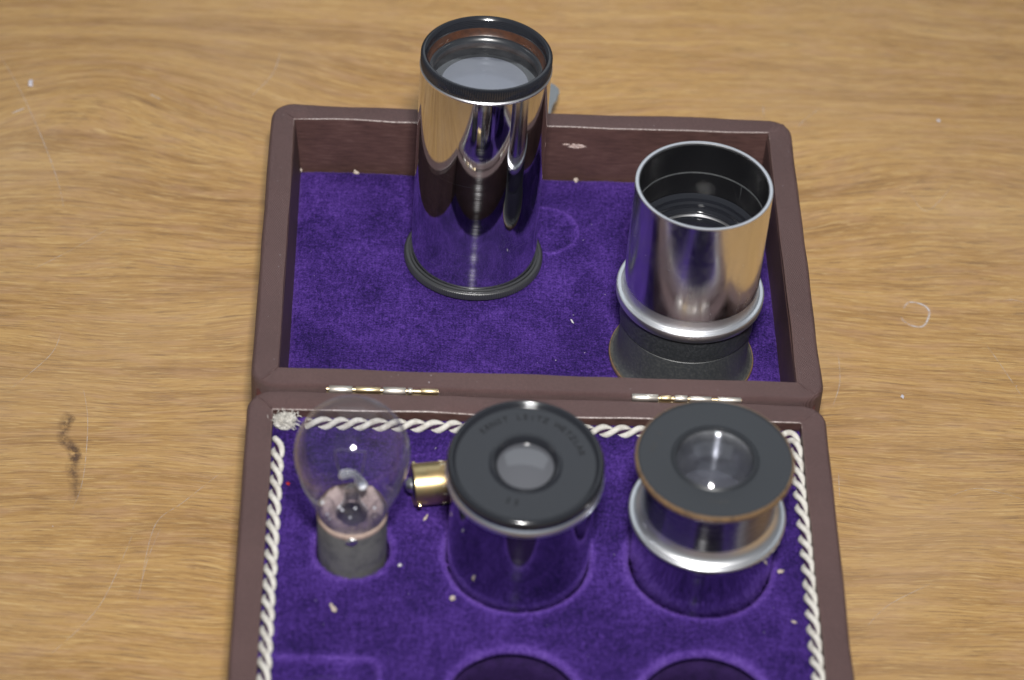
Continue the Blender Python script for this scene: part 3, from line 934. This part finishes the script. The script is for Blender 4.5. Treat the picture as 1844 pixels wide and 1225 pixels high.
# ------------------------------------------------------------------ lens with waist
g2 = empty('waisted_lens_mount', (51.8, -68.0, 17.6), (0, 0, 0))
tag(g2, 'chrome mount with narrow waist under a brass-edged black disc with clear lens', 'lens mount')
obj('barrel', lathe([(20, zz(14)), (22.9, zz(14)), (22.9, zz(58.6)), (23.2, zz(59.2)), (24.2, zz(59.8)), (24.9, zz(60.6)), (25.05, zz(61.2)), (25.05, zz(62.9))], 160), CHROME_B, g2)
obj('silver_flange', lathe([(25.05, zz(62.9)), (24.95, zz(63.4)), (24.65, zz(63.7)), (24.4, zz(63.75)), (23.8, zz(63.85)), (23.5, zz(63.95)), (22.8, zz(64.4)), (22.1, zz(65.2)), (21.6, zz(66.4)), (21.2, zz(68.4))], 128), ALU, g2)
obj('waist', lathe([(21.25, zz(68.2)), (21.0, zz(71)), (20.8, zz(76)), (20.9, zz(81)), (21.2, zz(84.6)), (21.8, zz(85.6))], 128), m_metal('dark_chrome', (.36, .37, .42), .22, scratch=.15, streak=2.2), g2)
disc = obj('disc', lathe([(21.4, zz(85.3)), (23.6, zz(85.7)), (24.6, zz(86.2))], 128), BLACK_SATIN, g2)
obj('disc_edge', lathe([(24.4, zz(86.1)), (24.95, zz(86.7)), (25.1, zz(87.6)), (24.95, zz(88.3)), (24.6, zz(88.65)), (24.2, zz(88.7))], 160), BRONZE, g2)
face = obj('disc_face', lathe([(24.25, zz(88.72)), (23.9, zz(88.5)), (23.4, zz(88.42)), (23.0, zz(88.42)), (14.1, zz(88.45)), (13.8, zz(88.5)), (13.4, zz(88.8)), (13.0, zz(89.0)), (12.6, zz(88.9)), (12.2, zz(88.4)), (12.0, zz(87.8)), (11.9, zz(86.5))], 160), BLACK_SATIN, g2)
arc_text('No 3', 18.8, 170, 150, 2.6, zz(88.5), ENGR_L, 'engraved_number', face)
arc_text('f=64', 18.8, 262, 278, 2.6, zz(88.5), ENGR_L, 'engraved_focal_length', face, outward=False)
obj('lens', lathe(dome(11.95, 4.2, zz(88.1), 14), 96), LENS_H, g2)
bowl = [(r, 2 * zz(87.5) - z) for r, z in dome(11.9, 4.2, zz(87.5), 14)]
obj('lens_back', lathe(bowl, 96), LENS, g2)
obj('lens_bore', lathe([(11.95, zz(87.4)), (11.9, zz(86.8)), (11.8, zz(80)), (11.7, zz(70)), (11.6, zz(64))], 96), m_metal('turned_bore', (.30, .30, .34), .30, scratch=.2, streak=14.0), g2)
obj('inner_lens', lathe(dome(11.7, 2.6, zz(70.0), 10), 96), m_gloss('inner_lens_glass', (.10, .10, .12), .10, 1.0), g2)

# ------------------------------------------------------------------ light bulb
gb = empty('light_bulb', (-60.4, -66.7, 16.0), (0, math.radians(-.7), 0))
tag(gb, 'clear glass light bulb standing upright on its dull grey cap', 'bulb')
def zb(z): return z - 16.0
prof = [(10.7, 58.4), (10.95, 60.5), (11.5, 63.0), (12.6, 66.5), (13.9, 70.0), (15.3, 74.0), (16.5, 78.0), (17.45, 82.5)]
a0 = math.atan2(82.5 - 87.2, 17.45)
for k in range(1, 15):
    a = a0 + (PI / 2 - a0) * k / 14
    prof.append((18.05 * math.cos(a) if k < 14 else 0, 87.2 + 18.05 * math.sin(a)))
# smooth the profile with one pass of subdivision
def smooth_prof(p):
    out = [p[0]]
    for i in range(1, len(p)):
        p0 = p[max(i - 2, 0)]; p1 = p[i - 1]; p2 = p[i]; p3 = p[min(i + 1, len(p) - 1)]
        out.append(tuple((-p0[c] + 9 * p1[c] + 9 * p2[c] - p3[c]) / 16 for c in (0, 1)))
        out.append(p2)
    return out
obj('glass_envelope', lathe([(max(r, 0) if i < 999 else 0, zb(z)) for i, (r, z) in enumerate(smooth_prof(prof))], 96), GLASS, gb, smooth=80)
obj('cap', lathe([(10.2, zb(18)), (11.05, zb(19)), (11.15, zb(40)), (11.2, zb(57.6)), (11.0, zb(58.6)), (10.6, zb(58.9)), (10.0, zb(58.5))], 96), CAPGREY, gb)
bm = lathe([(11.05, zb(58.2)), (11.35, zb(58.9)), (11.4, zb(59.8)), (11.15, zb(60.6)), (10.9, zb(60.9))], 96)
for v in bm.verts:
    a = math.atan2(v.co.y, v.co.x)
    v.co.z += .45 * noise.noise(Vector((math.cos(a) * 2, math.sin(a) * 2, 1)))
obj('cement_line', bm, CEMENT, gb)
bm = bmesh.new(); bmesh.ops.create_icosphere(bm, subdivisions=3, radius=1)
for v in bm.verts:
    v.co = Vector((v.co.x * 1.9, v.co.y * .9, v.co.z * 1.7)) * (1 + .2 * noise.noise(v.co * 2))
o = obj('solder_blob', bm, SOLDER, gb, loc=(.2, -11.3, zb(57.9)))
# pinkish paste lumps round the foot of the stem
bm = lathe([(10.0, 0), (10.2, 1.6), (10.3, 3.6), (9.9, 5.6), (9.0, 6.6), (8.2, 6.4), (7.2, 5.2), (6.4, 3.6), (5.4, 1.4), (4.9, 0)], 96)
for v in bm.verts:
    a = math.atan2(v.co.y, v.co.x); k = noise.noise(Vector((math.cos(a) * 1.6, math.sin(a) * 1.6, v.co.z * .2)))
    k += .5 * noise.noise(v.co * .55)
    gap = math.exp(-((a + PI / 2 - .05) / .42) ** 2) * .75 + math.exp(-((a - PI / 2) / .5) ** 2) * .5
    v.co.z = v.co.z * .62 * (1 + .85 * k - gap) + .5 * noise.noise(v.co * .7)
    v.co.x *= 1 + .02 * k; v.co.y *= 1 + .02 * k
o = obj('paste_ring', bm, PASTE, gb, loc=(0, 0, zb(58.2)), smooth=60)
stem = obj('stem', lathe([(5.6, zb(58.5)), (4.4, zb(60.5)), (3.0, zb(63.5)), (2.4, zb(67)), (2.2, zb(70)), (1.4, zb(71.5)), (0, zb(71.8))], 48), m_glass('stem_glass', (.80, .80, .82), (.30, .30, .33), 1.6, .10), gb)
bm = bmesh.new()
tube([(-3.6, 0, zb(76.0)), (-2.8, -.2, zb(77.3)), (-1.2, -.2, zb(77.9)), (.6, -.1, zb(77.6)), (1.5, .1, zb(76.2)), (2.3, 0, zb(74.2)), (3.4, 0, zb(71.8)), (3.6, 0, zb(70.6))],
     [.9, 1.5, 1.4, 1.1, 1.0, 1.5, 1.7, .8], bm, 14)
obj('pressed_flare', bm, m_glass('flare_glass', (.55, .57, .62), (.45, .46, .52), 2.0, .85), gb, smooth=80)
bm = bmesh.new()
bmesh.ops.create_icosphere(bm, subdivisions=3, radius=1.45)
obj('stem_bead', bm, WHITEGLASS, gb, loc=(3.2, -.5, zb(72.4)))
bm = bmesh.new()
for x0, x1 in ((-2.6, -5.4), (2.4, 4.2)):
    tube([(x0 * .4, .6, zb(62)), (x0, .4, zb(72)), (x1 * .8, 0, zb(80)), (x1, 0, zb(88))], .17, bm, 6)
tube([(-5.4, 0, zb(88)), (-3.5, .4, zb(88.6)), (0, .2, zb(88.1)), (2.6, -.3, zb(88.5)), (4.2, 0, zb(88))], .12, bm, 6)
obj('support_wires', bm, WIRE, gb)
for (x, y, z, r) in ((-9.2, -5.6, 70.0, .55), (-7.6, -7.4, 66.4, .5), (-6.9, -8.0, 65.0, .42), (-3.8, -6.2, 68.6, .45), (-2.9, -7.0, 68.2, .5), (1.2, -7.2, 69.4, .45), (7.2, -6.4, 68.8, .5), (-.4, -8.6, 66.5, .42)):
    bm = bmesh.new(); bmesh.ops.create_icosphere(bm, subdivisions=2, radius=r)
    obj('glass_bead', bm, WHITEGLASS, gb, loc=(x, y, zb(z)))

# ------------------------------------------------------------------ little brass bulb lying down behind the capped lens
gs = empty('small_brass_bulb', (-42.0, -45.0, 48.2), (0, 0, math.radians(9)))
tag(gs, 'small brass-capped bulb lying sideways between the large bulb and the black-capped mount', 'bulb')
def lathe_x(prof, n=64):
    bm = lathe(prof, n)
    bmesh.ops.rotate(bm, cent=(0, 0, 0), matrix=Matrix.Rotation(PI / 2, 3, 'Y'), verts=bm.verts)
    return bm
bc = obj('brass_cap', lathe_x([(5.6, .55), (6.5, .2), (6.9, .5), (7.0, 1.2), (7.0, 12.6), (7.05, 13.2), (7.25, 13.6), (7.25, 14.4), (7.0, 14.8), (6.7, 15.0)]), BRASS, gs)
obj('insulator', lathe_x([(5.8, .6), (4.8, .4), (3.0, -.1), (0, -.3)], 48), m_gloss('black_insulator', (.012, .012, .014), .15, .6), gs)
obj('contact', lathe_x([(2.6, -.1), (2.4, -.9), (1.5, -1.9), (0, -2.2)], 32), SOLDER, gs)
for a in (PI / 2 - .25, -PI / 2 - .25):
    bm = tube([(1.6, 6.6 * math.sin(a), 6.6 * math.cos(a)), (1.6, 8.0 * math.sin(a), 8.0 * math.cos(a)), (1.6, 8.25 * math.sin(a), 8.25 * math.cos(a))], [.8, .8, .55], n=14)
    obj('bayonet_pin', bm, PIN_M, bc, smooth=50)
obj('glass_envelope', lathe_x([(6.0, 14.6), (6.3, 16.5), (7.4, 19.0), (8.0, 22.0), (7.6, 26.0), (6.0, 29.0), (3.0, 30.8), (0, 31.3)], 48), GLASS, gs, smooth=80)
# stamped letters round the rim of the brass cap
cu = bpy.data.curves.new('tmp', 'FONT'); cu.size = 2.3; cu.align_x = 'CENTER'; cu.align_y = 'CENTER'; cu.extrude = .06
to = bpy.data.objects.new('tmp', cu); COL.objects.link(to)
bm = bmesh.new()
for i, ch in enumerate('12V 24W 12V 24W '):
    if ch == ' ': continue
    cu.body = ch
    me = to.evaluated_get(bpy.context.evaluated_depsgraph_get()).to_mesh()
    b2 = bmesh.new(); b2.from_mesh(me)
    # letters stand on the cylinder wall, tops toward the contact end
    b2.transform(Matrix.Translation((10.3, 0, 0)) @ Matrix.Rotation(-2 * PI * i / 16 + 1.3, 4, 'X') @ Matrix.Translation((0, 0, 7.02)) @ Matrix.Rotation(PI / 2, 4, 'Z'))
    tmp = bpy.data.meshes.new('t'); b2.to_mesh(tmp); bm.from_mesh(tmp); bpy.data.meshes.remove(tmp); b2.free()
bpy.data.objects.remove(to); bpy.data.curves.remove(cu)
obj('stamped_lettering', bm, m_gloss('pale_stamping', (.55, .52, .42), .5, .4), bc, smooth=0)

# ------------------------------------------------------------------ crumbs and lint, each its own thing
crumb('lint_flake', (-66.0, -91.8, 41.7), (.75, 1.9, .6), LINT, 'largest cream fluff flake on the tray velvet, below the glass bulb', seed=1, rot=.35)
crumb('lint_flake', (-28.2, -86.6, 41.6), (1.2, .8, .5), LINT, 'cream crumb on velvet beside the socket of the black-capped mount', seed=2, rot=.4)
crumb('lint_flake', (-45.2, -73.4, 41.5), (.7, .7, .5), LINT_W, 'tiny round white crumb on the velvet right of the bulb socket', seed=3)
crumb('lint_flake', (77.8, -71.8, 41.5), (1.4, .7, .5), LINT, 'cream crumb on the velvet between the waisted lens and the right cord', seed=4, rot=.2)
crumb('lint_flake', (-37.2, -53.2, 41.6), (.5, 1.5, .4), LINT, 'cream fibre scrap on the velvet just in front of the small brass bulb', seed=5, rot=-.45)
crumb('lint_flake', (80.7, -92.6, 41.4), (1.0, .5, .3), LINT, 'faint small cream crumb near the right cord, lower in the tray', seed=6, rot=-.5)
crumb('red_speck', (-82.5, -39.9, 41.5), (.65, .55, .5), REDDOT, 'tiny red speck on the velvet by the left cord', 'speck', seed=7)
def lid_crumb(u, v, size, mat, label, seed, w=-23.7, rot=0):
    o = crumb('lint_flake', (0, 0, 0), size, mat, label, seed=seed)
    o.location = Vector(lid_point(u, v, w)) * MM; o.rotation_euler = (-TAU, 0, rot)
lid_crumb(17.9, 142.0, (1.0, .8, .9), LINT, 'cream crumb at the lid back wall, right of the tall tube', 11)
lid_crumb(-65.4, 142.3, (1.3, .7, .7), LINT, 'cream crumb at the lid back wall, left of the tall tube', 12, rot=-.4)
lid_crumb(14.3, 62.8, (.3, 1.1, .3), LINT_W, 'short white fibre on the lid velvet between the two tubes', 13, rot=.4)
lid_crumb(-86.0, 142.6, (.6, .6, .6), LINT, 'cream crumb in the far left corner of the lid', 14)
crumb('white_chip', (-194.0, 200.7, .6), (1.2, 1.6, .6), LINT_W, 'small white chip on the bare table, far left', 'chip', seed=21)
crumb('white_chip', (135.2, 45.8, .3), (.7, .9, .35), LINT_W, 'small white chip on the bare table right of the case, near the hinge line', 'chip', seed=22)
crumb('white_chip', (164.6, 196.4, .3), (.9, .8, .3), LINT_W, 'small white chip on the bare table, far right', 'chip', seed=23)
# dust nobody could count
bm = bmesh.new()
def dust(x, y, z, s):
    vs = [bm.verts.new((x + random.uniform(-s, s), y + random.uniform(-s, s), z + random.uniform(0, s))) for _ in range(4)]
    for a, b, c in ((0, 1, 2), (0, 1, 3), (0, 2, 3), (1, 2, 3)): bm.faces.new((vs[a], vs[b], vs[c]))
for q in range(110):
    x = random.uniform(-210, 210); y = random.uniform(-100, 270)
    if abs(x) < 100 and y < 155: continue
    dust(x, y, .12, random.choice((.12, .15, .25)))
for q in range(70):
    x = random.uniform(-82, 82); y = random.uniform(-120, -18)
    if clearance(x, y) < 3: continue
    dust(x, y, tray_z(x, y) + .1, random.choice((.12, .18, .28)))
for q in range(90):
    u = random.uniform(-86, 86); v = random.uniform(12, 142)
    x, y, z = lid_point(u, v, -23.7); dust(x, y, z, random.choice((.1, .15, .25)))
for q in range(70):
    u = random.choice((-1, 1)) * random.uniform(89.5, 95.5); v = random.uniform(3, 150)
    if random.random() < .5: u, v = random.uniform(-95, 95), random.choice((random.uniform(3, 8), random.uniform(145, 151)))
    x, y, z = lid_point(u, v, .15); dust(x, y, z, random.choice((.1, .14, .22)))
o = obj('dust', bm, LINT_W, None, smooth=0); tag(o, 'fine pale dust scattered over table, cloth and velvet', 'dust', kind='stuff')
